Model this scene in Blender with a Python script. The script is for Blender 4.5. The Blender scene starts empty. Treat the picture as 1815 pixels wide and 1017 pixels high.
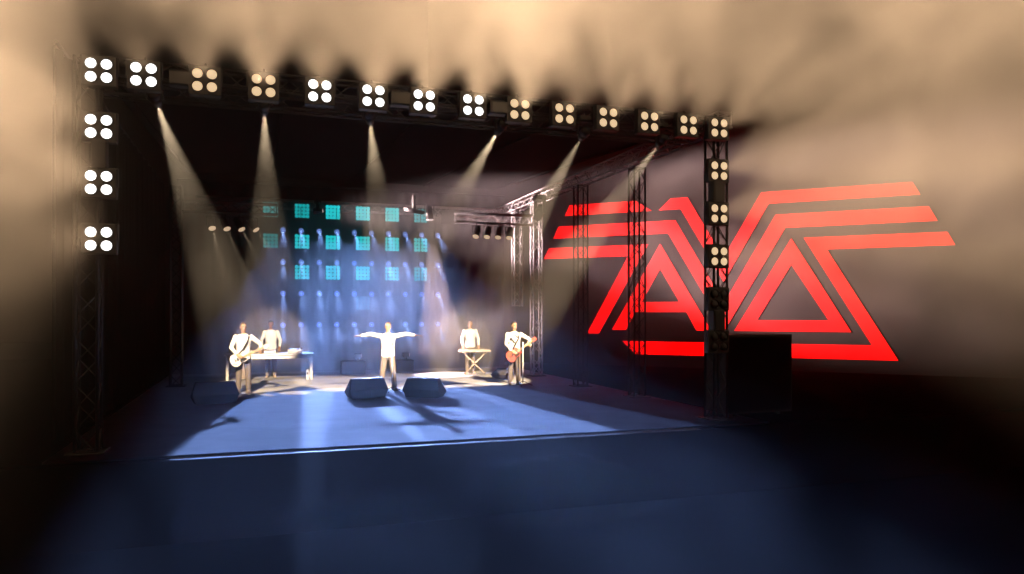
import bpy, bmesh, math, random
from mathutils import Vector, Matrix, Euler
random.seed(7)
R = math.radians
SC = bpy.context.scene
COL = SC.collection
V = Vector

# ------------------------------------------------------------------ render settings
SC.view_settings.view_transform = 'Standard'
SC.view_settings.look = 'None'
SC.view_settings.exposure = 0.0
SC.view_settings.gamma = 1.0
SC.render.engine = 'CYCLES'
cy = SC.cycles
cy.use_denoising = True
cy.denoiser = 'OPENIMAGEDENOISE'
cy.max_bounces = 4; cy.diffuse_bounces = 0; cy.glossy_bounces = 1
cy.transmission_bounces = 2; cy.volume_bounces = 0; cy.transparent_max_bounces = 4
cy.use_light_tree = True
cy.sample_clamp_indirect = 3.0
cy.volume_step_rate = 1.0
cy.volume_max_steps = 128
cy.caustics_reflective = False; cy.caustics_refractive = False

# ------------------------------------------------------------------ materials
def mat(name, col, rough=.6, metal=0.0, noise=.15, scale=12.0, bump=0.0, emit=None, strength=1.0, spec=.4, coat=0.0):
    m = bpy.data.materials.new(name); m.use_nodes = True
    nt = m.node_tree; n = nt.nodes; b = n['Principled BSDF']
    b.inputs['Roughness'].default_value = rough
    b.inputs['Metallic'].default_value = metal
    b.inputs['Specular IOR Level'].default_value = spec
    b.inputs['Coat Weight'].default_value = coat
    tc = n.new('ShaderNodeTexCoord'); ns = n.new('ShaderNodeTexNoise')
    ns.inputs['Scale'].default_value = scale; ns.inputs['Detail'].default_value = 5
    nt.links.new(tc.outputs['Object'], ns.inputs['Vector'])
    rp = n.new('ShaderNodeValToRGB')
    c = V(col)
    rp.color_ramp.elements[0].position = .3; rp.color_ramp.elements[1].position = .72
    rp.color_ramp.elements[0].color = (*(c * (1 - noise)), 1)
    rp.color_ramp.elements[1].color = (*[min(1, x * (1 + noise)) for x in c], 1)
    nt.links.new(ns.outputs['Fac'], rp.inputs['Fac'])
    nt.links.new(rp.outputs['Color'], b.inputs['Base Color'])
    if bump:
        bp = n.new('ShaderNodeBump'); bp.inputs['Strength'].default_value = bump; bp.inputs['Distance'].default_value = .02
        nt.links.new(ns.outputs['Fac'], bp.inputs['Height']); nt.links.new(bp.outputs['Normal'], b.inputs['Normal'])
    if emit:
        b.inputs['Emission Color'].default_value = (*emit, 1)
        b.inputs['Emission Strength'].default_value = strength
        m.cycles.emission_sampling = 'NONE'
    return m

BLK = mat('black_powder_coat', (.010, .0095, .009), .5)
BLK2 = mat('black_cabinet', (.012, .012, .012), .75, bump=.1, scale=60)
DRAPE = mat('black_drape', (.005, .005, .005), .98, bump=.3, scale=4, spec=.02)
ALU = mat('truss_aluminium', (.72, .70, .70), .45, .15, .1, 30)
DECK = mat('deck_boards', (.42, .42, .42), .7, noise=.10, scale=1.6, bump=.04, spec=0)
UNLIT = mat('unlit_wing_floor', (.0025, .0025, .0025), 1.0, noise=.25, scale=2.0, bump=.1, spec=0)  # near-black colour stands in for floor that no lamp reaches
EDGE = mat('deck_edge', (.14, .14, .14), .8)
GROUND = mat('trodden_asphalt', (.005, .005, .005), 1.0, noise=.3, scale=1.5, bump=.2, spec=0)
WALLM = mat('dark_grey_screen', (.048, .040, .034), .9, noise=.35, scale=.55, bump=.15)
RED = mat('red_sign_face', (.35, .01, .01), .5, noise=.03, emit=(1.0, 0.0, 0.0), strength=1.9)
REDSIDE = mat('sign_return', (.05, .02, .02), .6)
WHITEL = mat('white_lamp', (.8, .8, .8), .3, emit=(1, .98, .93), strength=3.0)
WARML = mat('warm_lamp', (.8, .6, .4), .3, emit=(1.0, .70, .40), strength=1.0)
OFFL = mat('unlit_lamp', (.02, .02, .02), .25)
BEAML = mat('warm_lens', (.8, .7, .5), .3, emit=(1, .72, .45), strength=.45)
PARL = mat('par_lens', (.8, .7, .5), .3, emit=(1, .70, .44), strength=.75)
PINKL = mat('pink_lens', (.8, .7, .7), .3, emit=(1, .78, .76), strength=1.0)
BLUEL = mat('blue_lens', (.2, .3, .8), .3, emit=(.22, .36, 1.0), strength=3.5)
SHIRT = mat('white_cotton', (.80, .78, .76), .85, noise=.04, scale=25, bump=.1)
TROU = mat('stone_trousers', (.15, .125, .10), .9, noise=.08, scale=30, bump=.1)
SKIN = mat('light_skin', (.42, .27, .17), .55, noise=.06, scale=20)
SKIN2 = mat('brown_skin', (.27, .13, .06), .55, noise=.06, scale=20)
HAIRB = mat('brown_hair', (.035, .022, .016), .8, noise=.4, scale=60, bump=.4)
HAIRF = mat('fair_hair', (.085, .05, .03), .8, noise=.4, scale=60, bump=.4)
HAIRK = mat('black_hair', (.012, .010, .010), .8, noise=.3, scale=60, bump=.4)
SHOE = mat('dark_shoe', (.035, .03, .028), .5)
SHOEL = mat('tan_shoe', (.36, .28, .21), .6)
EYEM = mat('eye_dark', (.03, .02, .02), .3)
LIPM = mat('lip', (.35, .12, .10), .5)
GWHITE = mat('white_lacquer', (.78, .76, .72), .25, noise=.03, coat=.4)
GRED = mat('red_lacquer', (.62, .10, .07), .25, noise=.10, coat=.4)
MAPLE = mat('maple_neck', (.68, .52, .30), .45, noise=.12, scale=14)
CHROME = mat('chrome', (.7, .7, .7), .2, .9)
TABLEW = mat('white_table', (.74, .72, .69), .6, noise=.05)
KEYB = mat('keyboard_shell', (.46, .37, .30), .5)
KEYW = mat('ivory_key', (.78, .75, .70), .4)
GRILL = mat('speaker_cloth', (.06, .055, .055), .9, noise=.5, scale=120, bump=.4)
TRIM = mat('pale_trim', (.72, .68, .62), .5)
TURQ = {}
def turq(k):
    if k not in TURQ:
        TURQ[k] = mat('turquoise_lamp', (.02, .12, .12), .3, emit=(.012, .55, .58), strength=k * 2.6) if k > 0 else OFFL
    return TURQ[k]

# ------------------------------------------------------------------ helpers
def link(o, parent=None):
    COL.objects.link(o)
    if parent is not None: o.parent = parent
    return o
def obj(name, bm, m, parent=None, smooth=False, loc=None, rot=None):
    me = bpy.data.meshes.new(name)
    bmesh.ops.recalc_face_normals(bm, faces=bm.faces)
    bm.to_mesh(me); bm.free()
    if m is not None: me.materials.append(m)
    if smooth:
        for p in me.polygons: p.use_smooth = True
    return inst(name, me, parent, loc, rot)
def inst(name, me, parent=None, loc=None, rot=None):
    o = bpy.data.objects.new(name, me)
    if loc is not None: o.location = loc
    if rot is not None: o.rotation_euler = rot
    return link(o, parent)
def thing(name, label, cat, loc=(0, 0, 0), rotz=0.0, group=None, rot=None):
    o = bpy.data.objects.new(name, None); o.empty_display_size = .2
    o.location = loc; o.rotation_euler = rot if rot is not None else (0, 0, rotz)
    return tag(link(o), label, cat, group)
def tag(o, label, cat, group=None):
    o['label'] = label; o['category'] = cat
    if group: o['group'] = group
    return o
def structure(o):
    o['kind'] = 'structure'; return o

def box(bm, c, s, rot=None, bev=0.0):
    r = bmesh.ops.create_cube(bm, size=1.0)
    vs = r['verts']
    M = Matrix.Translation(V(c)) @ (rot.to_4x4() if rot is not None else Matrix()) @ Matrix.Diagonal((*s, 1))
    bmesh.ops.transform(bm, matrix=M, verts=vs)
    if bev:
        es = list({e for v in vs for e in v.link_edges})
        bmesh.ops.bevel(bm, geom=es, offset=bev, segments=2, affect='EDGES', profile=.5)
def tube(bm, p0, p1, r0, r1=None, seg=10, caps=True):
    p0, p1 = V(p0), V(p1); d = p1 - p0
    if r1 is None: r1 = r0
    q = d.to_track_quat('Z', 'Y').to_matrix().to_4x4()
    M = Matrix.Translation((p0 + p1) / 2) @ q
    bmesh.ops.create_cone(bm, cap_ends=caps, segments=seg, radius1=r0, radius2=r1, depth=d.length, matrix=M)
def ball(bm, c, r, rot=None, sub=2):
    if not hasattr(r, '__len__'): r = (r, r, r)
    M = Matrix.Translation(V(c)) @ (rot.to_4x4() if rot is not None else Matrix()) @ Matrix.Diagonal((*r, 1))
    bmesh.ops.create_icosphere(bm, subdivisions=sub, radius=1.0, matrix=M)
def capsule(bm, p0, p1, r0, r1, seg=12):
    tube(bm, p0, p1, r0, r1, seg); ball(bm, p0, r0); ball(bm, p1, r1)
def loft(bm, rings, seg=24, caps=True):
    """rings: (z, rx, ry, cx, cy)"""
    prev = None; first = None
    for (z, rx, ry, cx, cyy) in rings:
        ring = [bm.verts.new((cx + rx * math.cos(2 * math.pi * i / seg), cyy + ry * math.sin(2 * math.pi * i / seg), z)) for i in range(seg)]
        if prev:
            for i in range(seg):
                bm.faces.new((prev[i], prev[(i + 1) % seg], ring[(i + 1) % seg], ring[i]))
        else: first = ring
        prev = ring
    if caps:
        bm.faces.new(first[::-1]); bm.faces.new(prev)
def prism(bm, pts, depth, axis='y', holes=()):
    """2-D outline (with holes) in the local XZ plane, extruded along -Y by depth"""
    es = []
    for loop in [pts] + list(holes):
        vs = [bm.verts.new((p[0], 0, p[1])) for p in loop]
        es += [bm.edges.new((vs[i], vs[(i + 1) % len(vs)])) for i in range(len(vs))]
    r = bmesh.ops.triangle_fill(bm, use_beauty=True, use_dissolve=False, edges=es)
    fs = [g for g in r['geom'] if isinstance(g, bmesh.types.BMFace)]
    e = bmesh.ops.extrude_face_region(bm, geom=fs)
    vs = [g for g in e['geom'] if isinstance(g, bmesh.types.BMVert)]
    bmesh.ops.translate(bm, vec=(0, -depth, 0), verts=vs)
def remeshed(name, bm, m, parent, vox, smooth=2):
    me = bpy.data.meshes.new(name); bm.to_mesh(me); bm.free()
    o = bpy.data.objects.new(name, me); COL.objects.link(o)
    md = o.modifiers.new('r', 'REMESH'); md.mode = 'VOXEL'; md.voxel_size = vox
    ms = o.modifiers.new('s', 'SMOOTH'); ms.iterations = smooth; ms.factor = .5
    dg = bpy.context.evaluated_depsgraph_get()
    me2 = bpy.data.meshes.new_from_object(o.evaluated_get(dg))
    bpy.data.objects.remove(o); bpy.data.meshes.remove(me)
    me2.name = name; me2.materials.clear(); me2.materials.append(m)
    for p in me2.polygons: p.use_smooth = True
    return inst(name, me2, parent)
def B(): return bmesh.new()

def spot(name, loc, target, col, power, angle, blend=.3, rad=.03, fall='Linear'):
    L = bpy.data.lights.new(name, 'SPOT')
    L.color = col; L.energy = power; L.spot_size = R(angle); L.spot_blend = blend; L.shadow_soft_size = rad
    if fall != 'Quadratic':
        L.use_nodes = True; nt = L.node_tree
        em = next(n for n in nt.nodes if n.type == 'EMISSION'); lf = nt.nodes.new('ShaderNodeLightFalloff')
        lf.inputs['Strength'].default_value = 1.0
        nt.links.new(lf.outputs[fall], em.inputs['Strength'])
        if name == 'blinder_beam':                      # noise in the lamp output paints streaks into the beam
            tc = nt.nodes.new('ShaderNodeTexCoord'); mp = nt.nodes.new('ShaderNodeMapping'); ns = nt.nodes.new('ShaderNodeTexNoise'); mr = nt.nodes.new('ShaderNodeMapRange')
            mp.inputs['Location'].default_value = (loc[0] * 3.1, loc[2] * 2.3, 0)
            ns.inputs['Scale'].default_value = 5.5; ns.inputs['Detail'].default_value = 3
            mr.inputs['From Min'].default_value = .36; mr.inputs['From Max'].default_value = .66; mr.inputs['To Min'].default_value = .42; mr.inputs['To Max'].default_value = 1.5
            nt.links.new(tc.outputs['Normal'], mp.inputs['Vector']); nt.links.new(mp.outputs['Vector'], ns.inputs['Vector']); nt.links.new(ns.outputs['Fac'], mr.inputs['Value'])
            nt.links.new(mr.outputs['Result'], lf.inputs['Strength'])
    o = bpy.data.objects.new(name, L)
    o.location = loc
    o.rotation_euler = (V(target) - V(loc)).to_track_quat('-Z', 'Y').to_euler()
    COL.objects.link(o)
    return o
ORD = ['first', 'second', 'third', 'fourth', 'fifth', 'sixth', 'seventh', 'eighth', 'ninth', 'tenth', 'eleventh', 'twelfth', 'thirteenth', 'fourteenth']

# ------------------------------------------------------------------ camera
F = 1319.0 / 1815.0 * 36.0
cam = bpy.data.cameras.new('camera'); cam.sensor_width = 36; cam.lens = F; cam.shift_y = 45.5 / 1815
cam.clip_start = .05; cam.clip_end = 500
co = bpy.data.objects.new('camera', cam); COL.objects.link(co)
co.location = (0, 0, 2.037); co.rotation_euler = (R(90), 0, R(-18.7))
SC.camera = co

# ------------------------------------------------------------------ world: night
w = bpy.data.worlds.new('World'); SC.world = w; w.use_nodes = True
wn = w.node_tree; bg = wn.nodes['Background']
sky = wn.nodes.new('ShaderNodeTexSky'); sky.sky_type = 'NISHITA'; sky.sun_disc = False
sky.sun_elevation = R(-6); sky.sun_rotation = R(120)
wn.links.new(sky.outputs['Color'], bg.inputs['Color']); bg.inputs['Strength'].default_value = .0002

# ------------------------------------------------------------------ setting
bm = B(); bmesh.ops.create_grid(bm, x_segments=8, y_segments=8, size=70)
structure(obj('ground', bm, GROUND, loc=(6, 22, -1.2)))

stage = thing('stage', 'wide grey stage deck under the band, with stepped dark front edge', 'stage', (4, 0, 0))
bm = B(); box(bm, (-.9, 19.2, -.1), (11.8, 15.2, .2)); obj('deck', bm, DECK, stage)                       # y 11.6 .. 37.6
bm = B(); box(bm, (-11.9, 24.6, -.1), (10.1, 26, .2)); obj('wing_floor', bm, UNLIT, stage)
bm = B(); box(bm, (13.1, 24.6, -.1), (16.1, 26, .2)); obj('wing_floor', bm, UNLIT, stage)
bm = B(); box(bm, (-.9, 11.50, -.13), (8.6, .20, .2)); obj('edge_step', bm, EDGE, stage)
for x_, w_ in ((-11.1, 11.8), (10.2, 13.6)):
    bm = B(); box(bm, (x_, 11.50, -.13), (w_ - .004, .20, .2)); obj('edge_step', bm, UNLIT, stage)  # black end pieces: the step's unlit ends put into the colour
bm = B(); box(bm, (0, 11.385, -.62), (34, .03, 1.17)); obj('front_fascia', bm, DRAPE, stage)
for i in range(18):
    bm = B(); box(bm, (-16.5 + i * 1.94, 11.9, -.7), (.08, .08, .98)); obj('support_leg', bm, BLK, stage)

# roof, curtains
roof = thing('stage_roof', 'black canopy roof rising over the stage behind the front truss', 'roof', (3.1, 13.0, 5.93))
bm = B()
for z0, m_ in ((0, 0),):
    vs = [bm.verts.new(p) for p in ((-5.6, 0, 0), (5.6, 0, 0), (5.6, 14.6, .9), (-5.6, 14.6, .9), (-5.6, 0, .05), (5.6, 0, .05), (5.6, 14.6, .95), (-5.6, 14.6, .95))]
    for f in ((3, 2, 1, 0), (4, 5, 6, 7), (0, 1, 5, 4), (1, 2, 6, 5), (2, 3, 7, 6), (3, 0, 4, 7)): bm.faces.new([vs[i] for i in f])
obj('canopy', bm, DRAPE, roof)
bm = B()
for i in range(5): tube(bm, (-5.4 + i * 2.7, .1, -.03), (-5.4 + i * 2.7, 14.5, .86), .03)
obj('roof_beam', bm, DRAPE, roof)

def curtain(name, label, p0, p1, h, amp=.06, wl=.45, m=DRAPE):
    p0, p1 = V(p0), V(p1); d = p1 - p0; L = d.length; d.normalize(); nrm = V((-d.y, d.x, 0))
    n = int(L / wl * 8); bm = B(); rows = []
    t = thing(name, label, 'curtain', p0)
    for z in (0, h * .33, h * .66, h):
        rows.append([bm.verts.new(d * (L * i / n) + nrm * (amp * math.sin(2 * math.pi * i / 8) * (1.1 - .3 * z / h) + .03 * math.sin(i * .37)) + V((0, 0, z))) for i in range(n + 1)])
    for a, b in zip(rows, rows[1:]):
        for i in range(n): bm.faces.new((a[i], a[i + 1], b[i + 1], b[i]))
    r = bmesh.ops.solidify(bm, geom=bm.faces[:], thickness=.01)
    obj('cloth', bm, m, t, True)
    bm = B(); tube(bm, V((0, 0, h + .04)), d * L + V((0, 0, h + .04)), .03); obj('track', bm, BLK, t)
    return t
curtain('back_curtain', 'black pleated curtain hanging behind the turquoise lamp panels', (-2.6, 26.75, 0), (8.75, 26.75, 0), 6.4)
curtain('side_curtain', 'black pleated curtain closing the stage side behind the white guitar player', (-3.0, 13.2, 0), (-3.0, 26.6, 0), 6.2)

# logo wall
P0 = V((10.8, 28.0, 0)); WA = R(-44.7)
wall = thing('screen_wall', 'tall dark grey screen wall standing at an angle beside the stage', 'wall', P0, WA)
bm = B()
box(bm, (12.5, .15, 8.0), (36, .12, 16))
obj('screen_panel', bm, WALLM, wall)
bm = B()
for i in range(10): box(bm, (-5.5 + i * 4.0, .32, 8), (.1, .2, 15.9))
for z in (.3, 5.4, 10.6, 15.6): box(bm, (12.5, .5, z), (36, .1, .1))
obj('wall_frame', bm, BLK, wall)
sign = thing('logo_sign', 'giant red emblem of slanted letter bands mounted on the dark wall', 'sign', P0 + V((0, 0, 0)), WA)
a, b_, c, d_, e_, f_, g_, h_, i_ = 6.3, 5.88, 5.48, 5.0, 4.63, 4.2, 1.38, .95, .46
LOGO = [
    ('bar', [(.91, b_), (1.13, a), (3.82, a), (4.45, b_)], ()),
    ('chevron', [(4.71, b_), (5.16, a), (5.79, a), (7.09, 4.03), (8.4, a), (13.11, a), (13.34, b_), (8.65, b_), (7.10, 3.15), (5.54, b_)], ()),
    ('chevron', [(.42, d_), (.65, c), (5.34, c), (7.11, 2.38), (8.88, c), (13.58, c), (13.83, d_), (9.2, d_), (7.14, 1.41), (5.07, d_)], ()),
    ('diagonal_bar', [(.0, f_), (.24, e_), (4.32, e_), (2.35, 1.23), (1.86, 1.23), (3.52, f_)], ()),
    ('letter', [(4.77, e_), (2.88, g_), (3.44, g_), (3.8, 2.06), (5.75, 2.06), (6.12, g_), (6.66, g_)], ([(4.77, 3.68), (4.06, 2.44), (5.49, 2.44)],)),
    ('outer_band', [(9.8, e_), (14.1, e_), (14.32, f_), (10.54, f_), (12.71, i_), (3.81, i_), (3.3, h_), (11.93, h_)], ()),
    ('triangle', [(9.4, e_), (7.47, g_), (11.3, g_)], ([(9.4, 3.71), (8.26, 1.77), (10.6, 1.77)],)),
]
for nm, pts, holes in LOGO:
    bm = B(); prism(bm, pts, .03, holes=holes)
    o = obj(nm, bm, RED, sign, loc=(0, 0.084, 0))
    o.data.materials.append(REDSIDE)
    for p in o.data.polygons:
        if abs(p.normal.y) < .5: p.material_index = 1

# ------------------------------------------------------------------ trusses
S = .29
def truss_bits(root, L, rot, m=ALU, plate=False, start=(0, 0, 0)):
    h = S / 2
    Q = Matrix.Translation(V(start)) @ Euler(rot).to_matrix().to_4x4()
    for sx, sy in ((-1, -1), (1, -1), (1, 1), (-1, 1)):
        bm = B(); tube(bm, (sx * h, sy * h, 0), (sx * h, sy * h, L), .025, seg=8)
        o = obj('chord', bm, m, root, True); o.matrix_local = Q
    bm = B(); n = max(1, round(L / .33)); st = L / n
    cs = [(-h, -h), (h, -h), (h, h), (-h, h)]
    for f in range(4):
        p, q = cs[f], cs[(f + 1) % 4]
        for i in range(n):
            z0, z1 = i * st, (i + 1) * st
            if (i + f) % 2: u, v = (*p, z0), (*q, z1)
            else: u, v = (*q, z0), (*p, z1)
            tube(bm, u, v, .010, seg=6, caps=False)
        for z in (.03, L - .03): tube(bm, (*p, z), (*q, z), .014, seg=6)
    o = obj('lacing', bm, m, root); o.matrix_local = Q
    if plate:
        bm = B(); box(bm, (0, 0, .012), (.5, .5, .024), bev=.005); obj('base_plate', bm, BLK, root)
def truss_tower(label, x, y, z0, L, m=ALU, group='upright truss towers beside the stage'):
    t = thing('truss_tower', label, 'truss', (x, y, z0), 0, group)
    truss_bits(t, L, (0, 0, 0), m, z0 < .05)
    return t
def truss_beam(label, p0, L, axis, m=ALU):
    t = thing('truss_beam', label, 'truss', p0, 0, 'horizontal trusses over the stage')
    truss_bits(t, L, {'x': (0, R(90), 0), 'y': (R(-90), 0, 0)}[axis], m)
    return t
XL, XR, YP, ZT = -2.28, 8.12, 12.28, 5.6
TRB = mat('unlit_truss', (.028, .026, .025), .5, .3, .1, 30)  # darker copy of the truss metal, the unlit look put into its colour
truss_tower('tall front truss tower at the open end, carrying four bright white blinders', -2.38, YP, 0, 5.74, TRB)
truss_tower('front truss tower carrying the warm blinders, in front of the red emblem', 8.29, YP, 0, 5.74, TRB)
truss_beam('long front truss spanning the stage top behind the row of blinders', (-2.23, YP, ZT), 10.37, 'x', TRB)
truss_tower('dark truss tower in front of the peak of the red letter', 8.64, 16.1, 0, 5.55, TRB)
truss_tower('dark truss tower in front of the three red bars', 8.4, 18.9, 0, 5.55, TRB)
truss_tower('bright lit truss tower under the end of the lamp bar', 8.45, 22.5, 0, 5.55)
truss_tower('short bright truss column hanging above the deck behind the red guitar player', 8.45, 24.4, 2.25, 3.3)
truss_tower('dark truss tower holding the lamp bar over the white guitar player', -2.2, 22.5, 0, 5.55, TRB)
truss_beam('lit cross truss carrying four lamps above the keyboard player', (5.75, 22.5, 5.0), 2.53, 'x')
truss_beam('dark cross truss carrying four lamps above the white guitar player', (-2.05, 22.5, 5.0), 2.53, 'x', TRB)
truss_beam('roof truss running from front to back above the keyboard side', (8.45, 12.2, 5.74), 14.2, 'y')
truss_beam('back roof truss along the curtain above the turquoise panels', (-2.0, 26.5, 5.72), 10.3, 'x')
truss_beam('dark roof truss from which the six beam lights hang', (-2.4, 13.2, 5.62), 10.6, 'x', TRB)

# ------------------------------------------------------------------ blinders
WARM = (1.0, .64, .36)
def mk_blinder():
    bm = B(); box(bm, (0, .02, 0), (.45, .16, .43), bev=.012)
    for sx in (-1, 1):
        for sz in (-1, 1):
            bmesh.ops.create_cone(bm, cap_ends=False, segments=24, radius1=.084, radius2=.084, depth=.03,
                                  matrix=Matrix.Translation((sx * .100, -.07, sz * .095)) @ Matrix.Rotation(R(90), 4, 'X'))
    for k in range(5): box(bm, (0, .11, -.14 + k * .07), (.34, .03, .012))
    hs = bpy.data.meshes.new('housing'); bmesh.ops.recalc_face_normals(bm, faces=bm.faces); bm.to_mesh(hs); bm.free(); hs.materials.append(BLK)
    bm = B(); bmesh.ops.create_uvsphere(bm, u_segments=24, v_segments=8, radius=.072, matrix=Matrix.Diagonal((1, .18, 1, 1)))
    lp = bpy.data.meshes.new('lamp'); bm.to_mesh(lp); bm.free()
    for p in lp.polygons: p.use_smooth = True
    lamps = {}
    for k, m in (('white', WHITEL), ('warm', WARML), ('off', OFFL)):
        q = lp.copy(); q.materials.append(m); lamps[k] = q
    bm = B()
    for s in (-1, 1): box(bm, (s * .24, .02, .09), (.012, .05, .26))
    box(bm, (0, .02, .225), (.47, .05, .012)); tube(bm, (0, .02, .225), (0, .1, .29), .018)
    yk = bpy.data.meshes.new('bracket'); bm.to_mesh(yk); bm.free(); yk.materials.append(BLK)
    return hs, lamps, yk
BH, BLMP, BY = mk_blinder()
def blinder(x, y, z, kind, label, d=None, power=0, angle=34, col=WARM):
    t = thing('blinder_light', label, 'stage light', (x, y, z), 0, 'four lamp blinders around the front truss frame')
    inst('housing', BH, t); inst('bracket', BY, t)
    for sz in (1, -1):
        for sx in (-1, 1): inst('lamp', BLMP[kind], t, (sx * .100, -.072, sz * .095))
    if power:
        spot('blinder_beam', (x, y - .12, z), V((x, y - .12, z)) + V(d), col, power, angle, .9, .10)
YB = 12.0
ZB = 5.49
PB = 3700
kinds = ['white'] * 2 + ['warm'] * 2 + ['white'] * 4 + ['warm'] * 6
xs = [-2.18, -1.60, -.78, .05, .88, 1.71, 2.53, 3.36, 4.18, 5.0, 5.84, 6.66, 7.47, 8.13]
for i, (x, k) in enumerate(zip(xs, kinds)):
    colr = 'white' if k == 'white' else 'amber'
    lab = f'{colr} lit four lamp blinder, {ORD[i]} along the top truss from the white guitar side'
    dx = (x - 3) * .03
    blinder(x, YB, ZB, k, lab, (dx - .7 if i == 0 else dx + (.4 if i == 13 else 0), -1, .80), PB * (1.0, .8, .8, 1.1, .8, 1.1, 1.2, 1.25, 1.3, 1.1, .9, .9, 1.0, 1.2)[i], 84)
for j in range(1, 4):
    blinder(-2.18, YB, ZB - .80 * j, 'white', f'white lit four lamp blinder, {ORD[j]} from the top of the open end tower', (-.80 + .04 * j, -1, (.45, .27, .08)[j - 1]), PB * (1.2, 1.1, .5)[j - 1], 96)
for j in range(1, 4):
    blinder(8.13, YB, ZB - .80 * j, 'warm', f'amber lit four lamp blinder, {ORD[j]} from the top of the tower before the emblem', (1.0, -1, (.40, .35, .12)[j - 1]), PB * (.85, .6, .5)[j - 1], 84)
for j in (4, 5):
    blinder(8.13, YB, ZB - .80 * j, 'off', ('unlit black four lamp blinder on the tower before the emblem', 'unlit black four lamp blinder beside the big black cabinet')[j - 4])

# strobes / small heads fixed between blinders
def strobe(x, y, z, w_, h, label):
    t = thing('strobe_light', label, 'stage light', (x, y, z), 0, 'dark strobes fixed on the front frame')
    bm = B(); box(bm, (0, 0, 0), (w_, .2, h), bev=.02); obj('housing', bm, BLK, t)
    bm = B(); box(bm, (0, -.105, 0), (w_ * .8, .012, h * .8), bev=.004); obj('lens', bm, OFFL, t)
    bm = B(); box(bm, (0, .12, h * .3), (.05, .06, .05)); obj('clamp', bm, BLK, t)
strobe(-2.18, YB + .02, 4.30, .2, .42, 'unlit dark tall strobe between two blinders on the open end tower')
strobe(8.13, YB + .02, 4.29, .25, .40, 'unlit dark strobe between amber blinders on the tower before the emblem')
strobe(8.13, YB + .02, 1.89, .25, .40, 'unlit dark strobe low on the tower, just above the black cabinet')
for i, xx in enumerate((-1.1, 2.16, 3.83)):
    strobe(xx, YB + .05, 5.50, .34, .22, ['unlit dark strobe on the top truss after the second blinder', 'unlit dark strobe on the top truss after the sixth blinder', 'unlit dark strobe on the top truss after the eighth blinder'][i])

# ------------------------------------------------------------------ moving heads
def head_rot(loc, target): return (V(target) - V(loc)).to_track_quat('-Z', 'Y').to_euler()
def moving_head(loc, target, label, lens=BEAML, k=1.0, group='moving head beam lights hanging in the roof'):
    t = thing('moving_head_light', label, 'stage light', loc, 0, group)
    bm = B(); box(bm, (0, 0, .42 * k), (.30 * k, .24 * k, .12 * k), bev=.015); tube(bm, (0, 0, .48 * k), (0, 0, .56 * k), .03 * k); obj('base', bm, BLK, t)
    d = V(target) - V(loc); az = math.atan2(d.y, d.x) + R(90)
    bm = B()
    for s in (-1, 1): box(bm, (s * .17 * k, 0, .16 * k), (.035 * k, .12 * k, .40 * k), bev=.008)
    box(bm, (0, 0, .34 * k), (.36 * k, .13 * k, .04 * k), bev=.008)
    obj('yoke', bm, BLK, t, rot=(0, 0, az))
    bm = B(); tube(bm, (0, 0, .20 * k), (0, 0, .02 * k), .12 * k, .14 * k, 20); tube(bm, (0, 0, .02 * k), (0, 0, -.22 * k), .14 * k, .095 * k, 20)
    h = obj('head', bm, BLK, t, True, rot=head_rot(loc, target))
    bm = B(); tube(bm, (0, 0, -.222 * k), (0, 0, -.232 * k), .085 * k, .08 * k, 20); obj('lens', bm, lens, h)
    return t
HEADS = [((-1.57, 12.9, 5.42), (-.4, 20.0, 1.25), 'beam light of the roof row aimed at the white guitar player', 1.0),
         ((.06, 12.9, 5.42), (.35, 24.6, 1.2), 'beam light of the roof row aimed at the DJ', 1.25),
         ((1.78, 12.9, 5.42), (3.3, 19.6, 1.35), 'beam light of the roof row pointing straight down onto the singer', .8),
         ((4.15, 12.9, 5.42), (2.75, 19.9, 1.1), 'beam light of the roof row slanting across onto the singer', 1.3),
         ((5.80, 12.9, 5.42), (6.6, 24.1, 1.2), 'beam light of the roof row aimed at the keyboard player', 1.7),
         ((7.47, 12.9, 5.42), (6.75, 19.9, 1.3), 'beam light of the roof row aimed at the red guitar player', 1.7)]
PH = 14000
for loc, tg, lab, k in HEADS:
    moving_head(loc, tg, lab, k=.7)
    dv = (V(tg) - V(loc)); dn = dv.normalized()
    spot('head_beam', V(loc) + dn * .19, tg, (1, .74, .47), PH * k, 11.5 if dv.length > 10 else 15.5, .35, .03, 'Quadratic')

# ------------------------------------------------------------------ PAR cans
def par_can(loc, target, label, power=0, lens=PARL, col=(1, .74, .48), k=1.0, angle=9):
    t = thing('spot_can', label, 'stage light', loc, 0, 'lamps hanging from the side cross trusses')
    q = head_rot(loc, target)
    bm = B(); tube(bm, (0, 0, .20 * k), (0, 0, -.16 * k), .085 * k, .10 * k, 20); ball(bm, (0, 0, .20 * k), (.085 * k, .085 * k, .05 * k))
    h = obj('can', bm, BLK, t, True, rot=q)
    bm = B(); tube(bm, (0, 0, -.162 * k), (0, 0, -.172 * k), .098 * k, .094 * k, 20); obj('lens', bm, lens, h)
    bm = B()
    for s in (-1, 1): box(bm, (s * .12 * k, 0, .09 * k), (.012, .04, .24 * k))
    box(bm, (0, 0, .21 * k), (.25 * k, .04, .012)); tube(bm, (0, 0, .21 * k), (0, 0, .33 * k), .018)
    obj('bracket', bm, BLK, t)
    if power:
        dn = (V(target) - V(loc)).normalized()
        spot('can_beam', V(loc) + dn * (.20 * k + .02), target, col, power, angle, .3, .03, 'Quadratic' if power == 2400 and k == 1.0 else 'Linear')
for i in range(4):
    x = -1.3 + i * .37
    par_can((x, 22.42, 4.52), (-.1 + i * .95, 19.3 + i * .4, 0), f'small lit lamp, {ORD[i]} on the cross truss above the white guitar player', 2400)
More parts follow.
